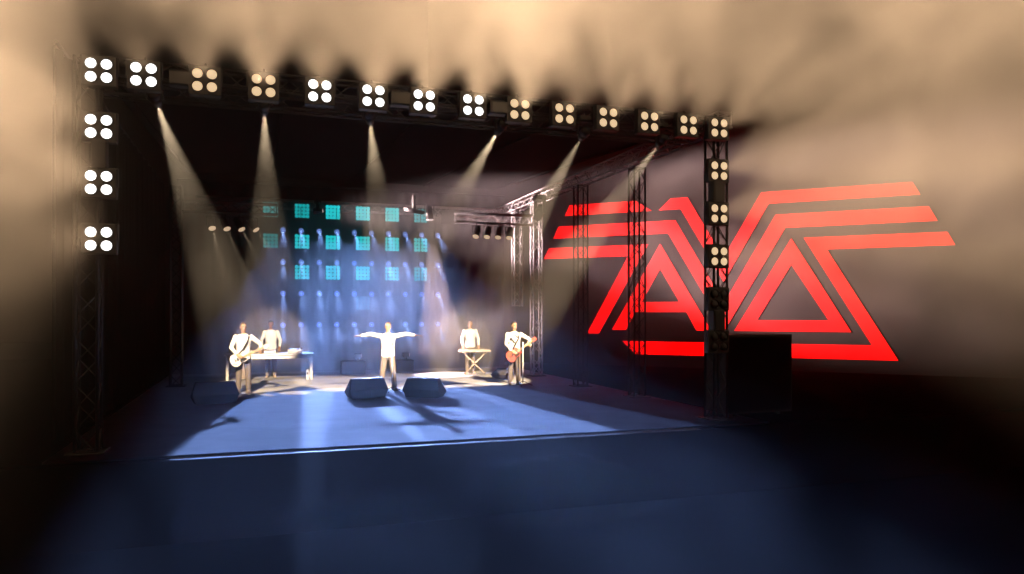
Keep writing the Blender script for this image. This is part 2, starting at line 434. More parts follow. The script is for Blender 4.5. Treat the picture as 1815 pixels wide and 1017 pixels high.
for i in range(4):
    x = 6.42 + i * .36
    par_can((x, 22.42, 4.55), (4.7 + .55 * i, 20.0 + .1 * i, 0), f'small lit lamp, {ORD[i]} from the stage middle on the keyboard cross truss', 2400)

# pink washes
PINK = (1.0, .69, .68)
par_can((5.32, 24.3, 5.33), (5.75, 23.9, 0), 'black downlight with pink beam beside the off lamp panels', 2400, PINKL, PINK, 1.3, 24)
moving_head((1.75, 24.6, 5.30), (8.0, 23.6, 5.6), 'black wash light sending a wide pink beam across the top truss', PINKL, .7)
spot('wash_beam', (1.95, 24.57, 5.33), (8.0, 23.5, 5.3), PINK, 4400, 34, .5, .45)
moving_head((8.1, 21.3, 5.10), (6.4, 20.5, 2.0), 'black unlit moving head tilted under the front to back truss', OFFL, 1.1)
t = thing('round_fixture', 'black round flat light hanging from a short stem beside the lamp panels', 'stage light', (4.75, 24.0, 5.35))
bm = B(); tube(bm, (0, 0, -.05), (0, 0, .06), .33, .36, 32); obj('disc', bm, BLK, t, rot=(R(12), R(8), 0))
bm = B(); tube(bm, (0, 0, .05), (0, 0, .5), .07, .07, 12); obj('stem', bm, BLK, t)

def floor_wash(x, y, target, label, power):
    t = thing('floor_wash_light', label, 'stage light', (x, y, 0), 0, 'floor wash lights on cases in front of the curtain')
    bm = B(); box(bm, (0, 0, .62), (.22, .3, .14), bev=.01); obj('housing', bm, BLK, t)
    bm = B(); box(bm, (.115, 0, .62), (.012, .26, .11)); obj('lens', bm, PINKL, t)
    bm = B()
    for s in (-1, 1): box(bm, (0, s * .17, .52), (.05, .012, .2))
    obj('bracket', bm, BLK, t)
    t2 = thing('road_case', label.replace('pink floor wash light', 'black road case').replace('shining', 'under the light shining'), 'case', (x - .15, y, 0), 0, 'black cases under the floor lights')
    bm = B(); box(bm, (0, 0, .235), (.75, .55, .43), bev=.015); obj('body', bm, BLK2, t2)
    bm = B()
    for sx in (-1, 1):
        for sy in (-1, 1): tube(bm, (sx * .375, sy * .275, .02), (sx * .375, sy * .275, .45), .014, seg=6)
    obj('corner_edging', bm, TRIM if False else BLK, t2)
    if power: spot('floor_beam', (x + .14, y, .64), target, PINK, power * .55, 24, .7, .2)
floor_wash(3.05, 25.0, (6, 24, 1.1), 'pink floor wash light shining sideways from behind the singer', 2000)
floor_wash(4.65, 25.0, (8.5, 23.6, 1.9), 'pink floor wash light shining towards the keyboard player', 1800)

# ------------------------------------------------------------------ LED panels
bm = B(); box(bm, (0, .04, 0), (.50, .07, .50), bev=.008)
PH_ME = bpy.data.meshes.new('housing'); bm.to_mesh(PH_ME); bm.free(); PH_ME.materials.append(BLK)
bm = B(); box(bm, (0, .04, 0), (.50, .07, .50), bev=.008)
PG_ME = bpy.data.meshes.new('housing'); bm.to_mesh(PG_ME); bm.free(); PG_ME.materials.append(mat('grey_panel', (.10, .10, .09), .6))
bm = B(); tube(bm, (0, 0, 0), (0, -.012, 0), .0605, .056, 18)
LMP = bpy.data.meshes.new('lamp'); bm.to_mesh(LMP); bm.free()
LM = {}
def lampmesh(k):
    if k not in LM:
        q = LMP.copy(); q.materials.append(turq(k)); LM[k] = q
    return LM[k]
BRI = [[.28, .55, 1, 1, 1, .5, 0], [.22, .8, 1, 1, 1, .75, 0], [0, .7, .8, .8, .7, .5, 0], [0, 0, 0, .07, 0, 0, 0]]  # lower strengths imitate haze over the lamps; last column is switched off
YPAN = 26.2
for r in range(4):
    z = 5.49 - r * 1.04
    for c_ in range(7):
        k = BRI[r][c_]
        if k == 0 and r == 3: continue
        x = .33 + c_ * 1.02
        st = 'glowing turquoise' if k > .5 else ('haze-dimmed turquoise' if k else 'unlit grey')
        t = thing('lamp_panel', f'{st} square panel of sixteen lamps, {ORD[r]} row down, {ORD[c_]} from the DJ side', 'light panel', (x, YPAN, z), 0, 'grid of sixteen lamp panels on the back curtain')
        inst('housing', PG_ME if c_ == 6 else PH_ME, t)
        for i in range(4):
            for j in range(4):
                inst('lamp', lampmesh(k), t, (-.1815 + i * .121, .005, -.1815 + j * .121))
# hanging wires for the panels
for c_ in range(7):
    bm = B()
    for s in (-.2, .2): tube(bm, (s, 0, 0), (s, 0, 3.7), .006, seg=6)
    o = obj('hanging_wire', bm, BLK, loc=(.33 + c_ * 1.02, YPAN + .085, 2.0)); tag(o, f'thin black wire pair behind the {ORD[c_]} column of lamp panels from the DJ side', 'wire', 'wires behind the lamp panels')

# ------------------------------------------------------------------ blue beams
bm = B(); box(bm, (0, .06, .01), (.215, .16, .24), bev=.012)
bmesh.ops.create_cone(bm, cap_ends=False, segments=20, radius1=.085, radius2=.085, depth=.05, matrix=Matrix.Translation((0, -.03, -.02)) @ Matrix.Rotation(R(90), 4, 'X'))
BH2 = bpy.data.meshes.new('housing'); bm.to_mesh(BH2); bm.free(); BH2.materials.append(BLK)
bm = B()
def dot(x, z, r): tube(bm, (x, 0, z), (x, -.008, z), r, r * .9, 8)
dot(0, 0, .022)
for i in range(6): dot(.04 * math.cos(i * math.pi / 3), .04 * math.sin(i * math.pi / 3), .011)
for i in range(12): dot(.072 * math.cos(i * math.pi / 6 + .26), .072 * math.sin(i * math.pi / 6 + .26), .011)
BL2 = bpy.data.meshes.new('lens'); bm.to_mesh(BL2); bm.free(); BL2.materials.append(BLUEL)
BLUE = (.24, .40, 1.0)
PBL = 560
for r in range(4):
    z = 4.80 - r * 1.05
    for c_ in range(10):
        x = .72 + c_ * .585
        t = thing('beam_light', f'small blue beam light, {ORD[r]} row down, {ORD[c_]} from the DJ side', 'stage light', (x, 25.95, z), 0, 'grid of small blue beam lights before the back curtain')
        inst('housing', BH2, t); inst('lens', BL2, t, (0, -.057, -.02))
        spot('blue_beam', (x, 25.86, z - .02), (x, 24.86, z - .60), BLUE, PBL, 16, .5, .03, 'Quadratic')
for c_ in range(10):
    bm = B(); tube(bm, (0, 0, 0), (0, 0, 4.7), .012, seg=6)
    o = obj('hanging_pole', bm, BLK, loc=(.72 + c_ * .585, 26.12, .9)); tag(o, f'thin black pole behind the {ORD[c_]} column of blue beam lights from the DJ side', 'pole', 'poles behind the blue beam lights')

# added area lamps without fixtures, standing in for the blue grid's parallel throw
for k in (-2, -1, 0, 1, 2):
    L = bpy.data.lights.new('added_blue_throw', 'AREA'); L.shape = 'RECTANGLE'; L.size = (2.1, 1.9, 1.74, 1.8, 1.8)[k + 2]; L.size_y = 3.3; L.spread = R(1.3)
    L.color = (.25, .41, 1.0); L.energy = (125, 178, 180, 135, 16)[k + 2]
    o = bpy.data.objects.new('added_blue_throw', L); o.location = (3.15 + .9 * k, 24.6, 2.75); COL.objects.link(o)
    o.rotation_euler = V((math.tan(R(3.5 * k + .4)), -1, -.242)).to_track_quat('-Z', 'Y').to_euler()

# ------------------------------------------------------------------ people
def hand(bm, wrist, dirv, palm, curl, thumb_side, k=1.0):
    """palm: direction the palm faces; thumb_side: direction the thumb leaves"""
    d = V(dirv).normalized(); t = V(thumb_side); t = (t - d * t.dot(d)).normalized(); p = V(palm); p = (p - d * p.dot(d) - t * p.dot(t)).normalized()
    rot = Matrix((t, d, p)).transposed()
    wrist = V(wrist)
    capsule(bm, wrist - d * .01, wrist + d * .02, .026, .027)
    ball(bm, wrist + d * .055, (.043, .055, .018), rot, 3)
    L = [.072, .082, .076, .06]
    for i in range(4):
        off = (.031 - .0205 * i)
        b = wrist + d * (.095 - .004 * abs(i - 1)) + t * off
        cur = b; dd = d; ang = 0
        for s in range(3):
            ang = curl * (s + .6)
            dd = (d * math.cos(ang) + p * math.sin(ang) + t * (off * .8)).normalized()
            nx = cur + dd * (L[i] / 3 * 1.25 * (1.1 - .12 * s))
            capsule(bm, cur, nx, .0095 - .0008 * s, .0088 - .0008 * s, 8)
            cur = nx
    b = wrist + d * .03 + t * .034
    m_ = b + (d * .6 + t * .75 + p * .25).normalized() * .042
    capsule(bm, b, m_, .0125, .0105, 8); capsule(bm, m_, m_ + (d * .9 + t * .3 + p * (.3 + curl * .5)).normalized() * .034, .0105, .009, 8)

def person(label, x, y, rotz, arms, legs, skin=SKIN, hair=HAIRB, shirt=SHIRT, shoe=SHOEL, head_turn=0.0, scale=1.0):
    t = thing('person', label, 'person', (x, y, 0), rotz); t.scale = (scale,) * 3
    bm = B()
    # torso + pelvis
    loft(bm, [(.84, .10, .08, 0, 0), (.90, .155, .105, 0, .005), (.98, .16, .11, 0, .005), (1.10, .138, .095, 0, 0), (1.22, .150, .105, 0, 0), (1.34, .172, .115, 0, 0), (1.43, .165, .095, 0, .005), (1.48, .10, .07, 0, .01), (1.50, .05, .05, 0, .01)])
    capsule(bm, (0, .012, 1.46), (0, -.005, 1.60), .058, .053)
    # head
    hm = Matrix.Rotation(head_turn, 4, 'Z')
    hb = B()
    ball(hb, (0, .008, 1.695), (.076, .095, .092), None, 3); ball(hb, (0, -.028, 1.625), (.057, .062, .074), None, 3); ball(hb, (0, -.055, 1.585), (.034, .032, .024), None, 2)
    tube(hb, (0, -.085, 1.685), (0, -.113, 1.640), .008, .015, 8); ball(hb, (0, -.108, 1.640), (.016, .016, .011))
    tube(hb, (-.045, -.082, 1.698), (.045, -.082, 1.698), .010, .010, 8)
    for s in (-1, 1): ball(hb, (s * .077, .012, 1.655), (.010, .022, .034))
    bmesh.ops.transform(hb, matrix=hm, verts=hb.verts)
    tmp = bpy.data.meshes.new('tmp'); hb.to_mesh(tmp); hb.free(); bm.from_mesh(tmp); bpy.data.meshes.remove(tmp)
    # limbs
    for s in (-1, 1):
        A = arms[s]; sh = V((s * .185, 0, 1.425))
        el, wr = V(A['elbow']), V(A['wrist'])
        capsule(bm, sh, el, .052, .040); capsule(bm, el, wr, .040, .027); ball(bm, sh, (.062, .06, .06))
        hand(bm, wr, A['dir'], A['palm'], A['curl'], A['thumb'])
        hp, kn, an = V((s * .088, 0, .90)), V(legs[s][0]), V(legs[s][1])
        capsule(bm, hp, kn, .082, .056); capsule(bm, kn, (kn * .6 + an * .4) + V((0, .012, 0)), .055, .056); capsule(bm, (kn * .6 + an * .4) + V((0, .012, 0)), an, .056, .037)
        ft = legs[s][2]; fd = V((math.sin(ft) , -math.cos(ft), 0))
        capsule(bm, an + V((0, 0, -.035)) - fd * .03, an + fd * .13 + V((0, 0, -.055)), .038, .028)
    body = remeshed('body', bm, skin, t, .0075, 2)
    # shirt
    bm = B()
    loft(bm, [(.875, .178, .128, 0, .003), (.98, .180, .130, 0, .004), (1.10, .166, .120, 0, 0), (1.22, .172, .124, 0, 0), (1.34, .192, .132, 0, 0), (1.43, .182, .112, 0, .005), (1.478, .125, .088, 0, .01), (1.502, .072, .070, 0, .01)])
    for s in (-1, 1):
        A = arms[s]; sh = V((s * .185, 0, 1.42)); el, wr = V(A['elbow']), V(A['wrist'])
        ball(bm, sh, (.074, .07, .07)); capsule(bm, sh, el, .068, .054); tube(bm, el, el + (wr - el) * .96, .054, .040, 14)
    so = remeshed('shirt', bm, shirt, t, .012, 3)
    # trousers
    bm = B()
    loft(bm, [(.80, .09, .08, 0, 0), (.86, .165, .112, 0, .004), (.94, .170, .118, 0, .004), (1.02, .158, .110, 0, .003)])
    for s in (-1, 1):
        hp, kn, an = V((s * .088, 0, .89)), V(legs[s][0]), V(legs[s][1])
        capsule(bm, hp, kn, .095, .073); tube(bm, kn, an + V((0, 0, .0)), .073, .062, 14)
    remeshed('trousers', bm, TROU, t, .012, 2)
    for s in (-1, 1):
        an, ft = V(legs[s][1]), legs[s][2]; fd = V((math.sin(ft), -math.cos(ft), 0))
        bm = B(); capsule(bm, V((an.x, an.y, .048)) - fd * .045, V((an.x, an.y, .04)) + fd * .13, .047, .038); capsule(bm, V((an.x, an.y, .05)), V((an.x, an.y, .1)), .05, .045)
        q = V((an.x, an.y, .014)) + fd * .045
        box(bm, q, (.09, .27, .028), Matrix.Rotation(ft, 3, 'Z'))
        remeshed('shoe', bm, shoe, t, .008, 1)
    # hair
    bm = B(); ball(bm, (0, .018, 1.708), (.083, .098, .090), None, 3)
    bmesh.ops.bisect_plane(bm, geom=bm.verts[:] + bm.edges[:] + bm.faces[:], plane_co=(0, -.03, 1.715), plane_no=(0, -.62, -.78), clear_outer=True)
    bmesh.ops.transform(bm, matrix=hm, verts=bm.verts)
    obj('hair', bm, hair, t, True)
    for s in (-1, 1):
        bm = B(); ball(bm, (s * .030, -.081, 1.676), (.012, .008, .007)); bmesh.ops.transform(bm, matrix=hm, verts=bm.verts); obj('eye', bm, EYEM, t, True)
        bm = B(); tube(bm, (s * .014, -.0905, 1.697), (s * .046, -.083, 1.699), .005, .004, 6); bmesh.ops.transform(bm, matrix=hm, verts=bm.verts); obj('eyebrow', bm, hair, t)
    bm = B(); ball(bm, (0, -.0885, 1.606), (.024, .008, .006)); bmesh.ops.transform(bm, matrix=hm, verts=bm.verts); obj('lips', bm, LIPM, t, True)
    return t
def legs_of(w_=.11, out=.15, sw=0.0):
    return {s: (V((s * (w_ * .55 + .045), -.015, .49)), V((s * w_, .02 + s * sw, .09)), -s * -out) for s in (-1, 1)}

# singer: arms spread wide
arms = {s: dict(elbow=(s * .455, -.03, 1.475), wrist=(s * .70, -.07, 1.44), dir=(s, -.12, -.06), palm=(0, -.5, -.8), curl=.12, thumb=(0, -1, .3)) for s in (-1, 1)}
person('singer in white shirt with both arms stretched wide behind a microphone stand', 3.17, 19.5, R(-6), arms, legs_of(.17, .25), SKIN, HAIRF, shoe=SHOE)
# DJ
arms = {s: dict(elbow=(s * .285, -.01, 1.165), wrist=(s * .26, -.16, .955), dir=(-s * .05, -.75, -.6), palm=(0, .3, -1), curl=.25, thumb=(-s, -.2, .1)) for s in (-1, 1)}
person('person in white shirt and short black hair standing behind the turntable table', .32, 24.62, R(0), arms, legs_of(.11), SKIN2, HAIRK)
# keyboard player
arms = {s: dict(elbow=(s * .275, .0, 1.165), wrist=(s * .27, -.14, .935), dir=(-s * .05, -.7, -.65), palm=(0, .3, -1), curl=.3, thumb=(-s, -.2, .1)) for s in (-1, 1)}
person('person in white shirt standing behind the keyboard', 6.66, 24.05, R(-8), arms, legs_of(.10), SKIN, HAIRB, head_turn=R(-6))

# guitars -------------------------------------------------------------
def guitar_axes(ang):
    u = V((math.cos(ang), 0, math.sin(ang))); v_ = V((-math.sin(ang), 0, math.cos(ang))); return u, v_
GOUT = [(-.245, .0), (-.235, .07), (-.20, .125), (-.145, .155), (-.08, .15), (-.02, .118), (.03, .105), (.085, .118), (.125, .135), (.155, .12), (.168, .075), (.16, .045), (.175, -.01),
        (.195, -.055), (.215, -.095), (.195, -.108), (.15, -.10), (.11, -.12), (.06, -.125), (.02, -.112), (-.03, -.125), (-.085, -.16), (-.15, -.165), (-.205, -.135), (-.236, -.075)]
def smooth_outline(pts, n=3):
    for _ in range(n):
        q = []
        for i in range(len(pts)):
            p0, p1 = V(pts[i]), V(pts[(i + 1) % len(pts)])
            q += [tuple(p0 * .75 + p1 * .25), tuple(p0 * .25 + p1 * .75)]
        pts = q
    return pts
def guitar(label, parent_loc, rotz, off, ang, bodym, headm, name='electric_guitar', k=1.0):
    t = thing(name, label, 'guitar', parent_loc, rotz)
    M = Matrix.Translation(V(off)) @ Matrix.Rotation(-ang, 4, 'Y') @ Matrix.Scale(k, 4)
    def P(nm, bm, m, parent=t, sm=False):
        bmesh.ops.transform(bm, matrix=M, verts=bm.verts); return obj(nm, bm, m, parent, sm)
    bm = B(); prism(bm, smooth_outline(GOUT, 2), .05); b = P('guitar_body', bm, bodym)
    bm = B(); prism(bm, smooth_outline([(-.02, -.03), (.12, -.03), (.15, -.085), (.10, -.105), (.03, -.10), (-.04, -.12)], 2), .004)
    bmesh.ops.translate(bm, vec=(0, -.051, 0), verts=bm.verts); P('pickguard', bm, BLK, b)
    for xx in (-.06, .05):
        bm = B(); box(bm, (xx, -.056, 0), (.035, .014, .085), bev=.004); P('pickup', bm, CHROME, b)
    bm = B(); box(bm, (-.125, -.058, 0), (.02, .016, .09), bev=.004); P('bridge', bm, CHROME, b)
    for q in ((-.15, -.10), (-.19, -.07)):
        bm = B(); tube(bm, (q[0], -.05, q[1]), (q[0], -.072, q[1]), .013, .011, 10); P('knob', bm, BLK, b)
    bm = B(); box(bm, (.36, -.052, 0), (.50, .024, .054), bev=.006); n_ = P('neck', bm, MAPLE)
    bm = B(); box(bm, (.375, -.0665, 0), (.47, .004, .048)); P('fretboard', bm, MAPLE, n_)
    bm = B(); prism(bm, [(.60, .027), (.63, .05), (.76, .045), (.775, .0), (.76, -.045), (.63, -.05), (.60, -.027)], .018); bmesh.ops.translate(bm, vec=(0, -.04, 0), verts=bm.verts)
    h = P('headstock', bm, headm)
    for i in range(3):
        for s in (-1, 1):
            bm = B(); tube(bm, (.645 + i * .04, -.05, s * .045), (.645 + i * .04, -.05, s * .078), .006, .009, 8); P('tuning_peg', bm, CHROME, h)
    bm = B()
    for i in range(6): tube(bm, (-.125, -.07, -.02 + i * .008), (.62, -.0705, -.018 + i * .0072), .0012, seg=4)
    P('string_set', bm, CHROME)
    return t
def strap(loc, rotz, m, parent, z0=1.44):
    pass
def guitarist(label, x, y, rz, off, ang, k, head_turn, glabel, bodym, headm, hair, shoe=SHOEL):
    u, v_ = guitar_axes(ang); off = V(off)
    strum = off + u * (.02) * k + V((0, -.085, 0)) + v_ * .03
    fret = off + u * .50 * k + V((0, -.055, 0))
    wr_r = strum - V((.075, -.035, -.045)); wr_l = fret + V((.045, .035, -.085))
    def elbow(sh, wr, out):
        a_, b2 = .30, .265; d = wr - sh; L = min(d.length, .555)
        h = math.sqrt(max(.0004, a_ * a_ - ((L * L + a_ * a_ - b2 * b2) / (2 * L)) ** 2)); m_ = sh + d.normalized() * ((L * L + a_ * a_ - b2 * b2) / (2 * L))
        o = V(out); o = (o - d.normalized() * o.dot(d.normalized())).normalized(); return m_ + o * h
    A = {-1: dict(elbow=elbow(V((-.185, 0, 1.425)), wr_r, (-1, .25, -.1)), wrist=wr_r, dir=(strum - wr_r) + V((.03, -.02, -.01)), palm=(.1, 1, -.1), curl=.45, thumb=(.1, .2, 1)),
         1: dict(elbow=elbow(V((.185, 0, 1.425)), wr_l, (1, .3, -.2)), wrist=wr_l, dir=V((-.35, -.35, .85)), palm=(-.6, .8, .1), curl=.75, thumb=(-.7, -.2, -.1))}
    p = person(label, x, y, rz, A, legs_of(.12, .2), SKIN, hair, shoe=shoe, head_turn=head_turn)
    guitar(glabel, (x, y, 0), rz, off, ang, bodym, headm, k=k)
    # strap worn by the player belongs to the guitar
    g = bpy.data.objects[[o.name for o in bpy.data.objects if o.get('label') == glabel][0]]
    bm = B()
    a0 = off - u * .22 * k + V((0, -.02, 0)); a1 = off + u * .15 * k + v_ * .1 * k + V((0, -.02, 0))
    pts = [a0, V((-.02, -.148, 1.10)), V((.09, -.148, 1.30)), V((.135, -.09, 1.455)), V((.12, .03, 1.485)), V((.03, .13, 1.35)), V((-.10, .138, 1.15)), V((-.19, .06, 1.0)), a0 + V((0, .01, .005))]
    prev = None
    for q0, q1 in zip(pts, pts[1:]):
        d = (q1 - q0); 
        box(bm, (q0 + q1) / 2, (d.length * 1.05, .045, .006), d.to_track_quat('X', 'Y').to_matrix())
    obj('strap', bm, BLK, g)
    return p
guitarist('person in white shirt playing the white guitar beside the DJ table', -.40, 20.0, R(4), (-.09, -.19, .90), R(25), 1.0, R(10), 'white electric guitar with cream neck slung on the player near the DJ table', GWHITE, GWHITE, HAIRF)
guitarist('person in white shirt playing the red guitar near the bright truss tower', 6.80, 19.9, R(-8), (-.04, -.19, .885), R(36), 1.0, R(22), 'red electric guitar with cream neck and red headstock', GRED, GRED, HAIRB)

# ------------------------------------------------------------------ microphones
def mic_stand(x, y, h, label, boom=None, rz=0):
    t = thing('microphone_stand', label, 'microphone stand', (x, y, 0), rz)
    bm = B(); tube(bm, (0, 0, .1), (0, 0, h), .015, seg=8); tube(bm, (0, 0, h * .52), (0, 0, h * .57), .018, seg=10); obj('pole', bm, TRIM, t, True)
    for i in range(3):
        an = R(90 + 120 * i + 30); bm = B(); tube(bm, (0, 0, .14), (.27 * math.cos(an), .27 * math.sin(an), .012), .009, seg=8); ball(bm, (.27 * math.cos(an), .27 * math.sin(an), .014), .014); obj('leg', bm, BLK, t)
    tip = V((0, 0, h))
    if boom:
        bm = B(); tube(bm, (-boom[0] * .3, -boom[1] * .3, h - boom[2] * .3), (boom[0], boom[1], h + boom[2]), .008, seg=8); obj('boom', bm, BLK, t); tip = V((boom[0], boom[1], h + boom[2]))
    bm = B(); tube(bm, tip + V((0, .02, -.01)), tip + V((0, -.03, .01)), .016, .018, 10); obj('clip', bm, BLK, t)
    return t, t.matrix_basis @ tip
def mic(p, label, d=(0, .6, .35)):
    d = V(d).normalized(); t = thing('microphone', label, 'microphone', p, 0, 'vocal microphones')
    bm = B(); tube(bm, d * -.08, d * .07, .012, .019, 12); obj('handle', bm, BLK, t, True)
    bm = B(); ball(bm, d * .095, .027); obj('grille', bm, CHROME, t, True)
_, p = mic_stand(3.22, 19.1, 1.22, 'straight microphone stand on tripod legs in front of the singer')
mic(p + V((0, .02, .06)), 'black vocal microphone at the chest of the singer', (-.2, .5, .6))
_, p = mic_stand(6.92, 19.5, 1.22, 'microphone stand with boom in front of the red guitar player', (-.16, .06, .14))
mic(p + V((0, 0, .02)), 'black vocal microphone before the red guitar player', (-.6, .5, .35))

# ------------------------------------------------------------------ DJ table and decks
t = thing('table', 'long pale table with square legs carrying two turntables', 'table', (.28, 23.85, 0))
bm = B(); box(bm, (0, 0, .775), (2.56, .80, .05), bev=.006); obj('tabletop', bm, TABLEW, t)
bm = B()
for s in (-1, 1): box(bm, (0, s * .34, .70), (2.36, .03, .10))
for s in (-1, 1): box(bm, (s * 1.18, 0, .70), (.03, .65, .10))
obj('apron', bm, TABLEW, t)
for sx in (-1, 1):
    for sy in (-1, 1):
        bm = B(); box(bm, (sx * 1.20, sy * .345, .375), (.075, .075, .75), bev=.005); obj('leg', bm, TABLEW, t)
def turntable(x, label):
    t = thing('turntable', label, 'turntable', (x, 23.8, .801), 0, 'turntables on the DJ table')
    bm = B(); box(bm, (0, 0, .06), (.45, .36, .09), bev=.012)
    for sx in (-1, 1):
        for sy in (-1, 1): tube(bm, (sx * .18, sy * .13, 0), (sx * .18, sy * .13, .02), .025)
    obj('base', bm, TABLEW, t)
    bm = B(); tube(bm, (-.04, 0, .105), (-.04, 0, .125), .16, .158, 40); pl = obj('platter', bm, CHROME, t)
    bm = B(); tube(bm, (-.04, 0, .126), (-.04, 0, .129), .15, .15, 40); obj('record', bm, BLK, pl)
    bm = B(); tube(bm, (.17, .12, .105), (.17, .12, .165), .03, .025, 14); tube(bm, (.17, .16, .16), (.17, -.06, .15), .007, seg=8); tube(bm, (.17, -.06, .15), (.08, -.10, .14), .007, seg=8); box(bm, (.07, -.105, .137), (.03, .02, .014)); ball(bm, (.17, .175, .162), .02)
    obj('tonearm', bm, CHROME, t)
    bm = B(); box(bm, (.19, -.11, .11), (.018, .1, .012)); obj('pitch_slider', bm, BLK, t)
turntable(-.45, 'white turntable on the table beside the white guitar player')
turntable(1.02, 'white turntable near the free end of the table')
t = thing('mixer', 'flat pale DJ mixer between the two turntables', 'mixer', (.28, 23.78, .801))
bm = B(); box(bm, (0, 0, .045), (.34, .36, .09), bev=.008); obj('case', bm, TABLEW, t)
for i in range(4):
    bm = B(); box(bm, (-.12 + i * .08, -.08, .095), (.012, .03, .018)); obj('fader', bm, BLK, t)
    for j in range(3):
        bm = B(); tube(bm, (-.12 + i * .08, .02 + j * .045, .09), (-.12 + i * .08, .02 + j * .045, .108), .011, .009, 8); obj('knob', bm, BLK, t)
t = thing('equipment_cabinet', 'low pale cabinet under the table behind the white guitar player', 'cabinet', (-.45, 24.0, 0))
bm = B(); box(bm, (0, 0, .31), (.36, .42, .56), bev=.01); obj('body', bm, TABLEW, t)
bm = B(); box(bm, (0, -.216, .31), (.31, .012, .50), bev=.003); obj('door', bm, KEYB, t)
bm = B()
for sx in (-1, 1):
    for sy in (-1, 1): tube(bm, (sx * .14, sy * .17, 0), (sx * .14, sy * .17, .035), .02)
obj('foot', bm, BLK, t)
t = thing('power_box', 'small pale upright box at the free leg of the table', 'box', (1.36, 23.38, 0))
bm = B(); box(bm, (0, 0, .16), (.06, .10, .32), bev=.006); obj('case', bm, TABLEW, t)
bm = B(); box(bm, (0, -.053, .2), (.03, .008, .08)); obj('socket', bm, BLK, t)

# ------------------------------------------------------------------ keyboard on X stand
t = thing('keyboard', 'tan electric keyboard resting on the crossed stand', 'keyboard', (6.72, 23.72, .73), R(-2))
bm = B(); box(bm, (0, 0, .04), (1.06, .30, .07), bev=.012); obj('shell', bm, KEYB, t)
bm = B(); box(bm, (0, .11, .09), (1.0, .07, .03), bev=.006); obj('control_panel', bm, KEYB, t)
bm = B()
for i in range(43): box(bm, (-.483 + i * .023, -.075, .08), (.0215, .13, .012))
obj('white_keys', bm, KEYW, t)['kind'] = 'stuff'
bm = B()
for i in range(42):
    if i % 7 not in (2, 6): box(bm, (-.4715 + i * .023, -.04, .09), (.012, .08, .012))
obj('black_keys', bm, BLK, t)['kind'] = 'stuff'
t = thing('keyboard_stand', 'folding crossed metal stand under the keyboard', 'stand', (6.72, 23.72, 0), R(-2))
for s in (-1, 1):
    bm = B(); box(bm, (0, s * .03, .36), (1.02, .022, .035), Matrix.Rotation(s * R(44), 3, 'Y'), bev=.004); obj('cross_bar', bm, KEYB, t)
    bm = B(); box(bm, (s * .36, 0, .015), (.03, .42, .03), bev=.004); obj('floor_bar', bm, KEYB, t)
    bm = B(); box(bm, (s * .36, 0, .715), (.03, .36, .025), bev=.004); obj('rest_bar', bm, KEYB, t)
bm = B(); tube(bm, (0, -.07, .36), (0, .07, .36), .022, seg=12); obj('pivot_bolt', bm, BLK, t)

# ------------------------------------------------------------------ monitor wedges
def wedge(x, y, rz, label, k=1.0, m=BLK2, trim=BLK):
    """sloping face looks towards local +Y (to the player); back is towards -Y"""
    t = thing('floor_monitor', label, 'speaker', (x, y, 0), rz, 'wedge monitor speakers on the deck')
    # y, z, half width: tapering towards the floor and towards the top, so the ends are hexagonal
    prof = [(-.24, .0, .40), (.22, .0, .40), (.30, .12, .455), (-.02, .46, .395), (-.18, .46, .395), (-.30, .20, .465)]
    bm = B()
    rows = [[bm.verts.new((s * p[2] * k, p[0] * k, p[1] * k)) for p in prof] for s in (-1, 1)]
    n = len(prof)
    for i in range(n): bm.faces.new((rows[0][i], rows[0][(i + 1) % n], rows[1][(i + 1) % n], rows[1][i]))
    bmesh.ops.triangulate(bm, faces=[bm.faces.new(rows[0][::-1]), bm.faces.new(rows[1])])
    bmesh.ops.bevel(bm, geom=[e for e in bm.edges if e.calc_face_angle(0) > .3], offset=.008 * k, segments=2, affect='EDGES')
    c_ = obj('cabinet', bm, m, t)
    # grille on the sloping face
    d = V((0, -.32, .36)).normalized(); nrm = V((0, .36, .32)).normalized(); mid = V((0, .14, .28)) + nrm * .012
    rot = Matrix((V((1, 0, 0)), d, nrm)).transposed()
    bm = B(); box(bm, mid * k, (.72 * k, .42 * k, .012), rot, bev=.004); obj('grille', bm, GRILL, t)
    for s in (-1, 1):
        bm = B(); box(bm, (s * .435 * k, .0, .26 * k), (.02, .12 * k, .04 * k)); obj('handle', bm, trim, t)
    bm = B(); box(bm, (.16 * k, -.10 * k, .461 * k), (.13, .05, .008)); obj('connector_plate', bm, TRIM, t)
    return t
wedge(2.42, 18.15, R(9), 'black wedge monitor before the singer on the DJ side')
wedge(3.78, 17.75, R(-34), 'black wedge monitor before the singer on the red guitar side')
wedge(-.98, 18.1, R(10), 'black wedge monitor at the feet of the white guitar player', 1.05)
t = wedge(6.98, 21.55, R(115), 'small tan trimmed monitor tilted behind the red guitar player', .72, mat('warm_grey_cabinet', (.17, .14, .13), .7), TRIM)
t.rotation_euler = (R(14), 0, R(118)); t.location.z = .03

# big black cabinet
t = thing('bass_cabinet', 'large plain black speaker cabinet at the foot of the emblem tower', 'speaker', (9.38, 12.75, 0))
bm = B(); box(bm, (0, 0, .83), (1.56, .70, 1.55), bev=.015); obj('cabinet', bm, BLK2, t)
bm = B(); box(bm, (0, -.357, .83), (1.48, .014, 1.45), bev=.004); obj('grille', bm, DRAPE, t)
for s in (-1, 1):
    bm = B(); box(bm, (s * .785, 0, 1.0), (.02, .2, .07)); obj('handle', bm, BLK, t)
    for q in (-1, 1):
        bm = B(); tube(bm, (s * .5, q * .25, 0), (s * .5, q * .25, .045), .05, .05, 12); obj('foot', bm, BLK, t)

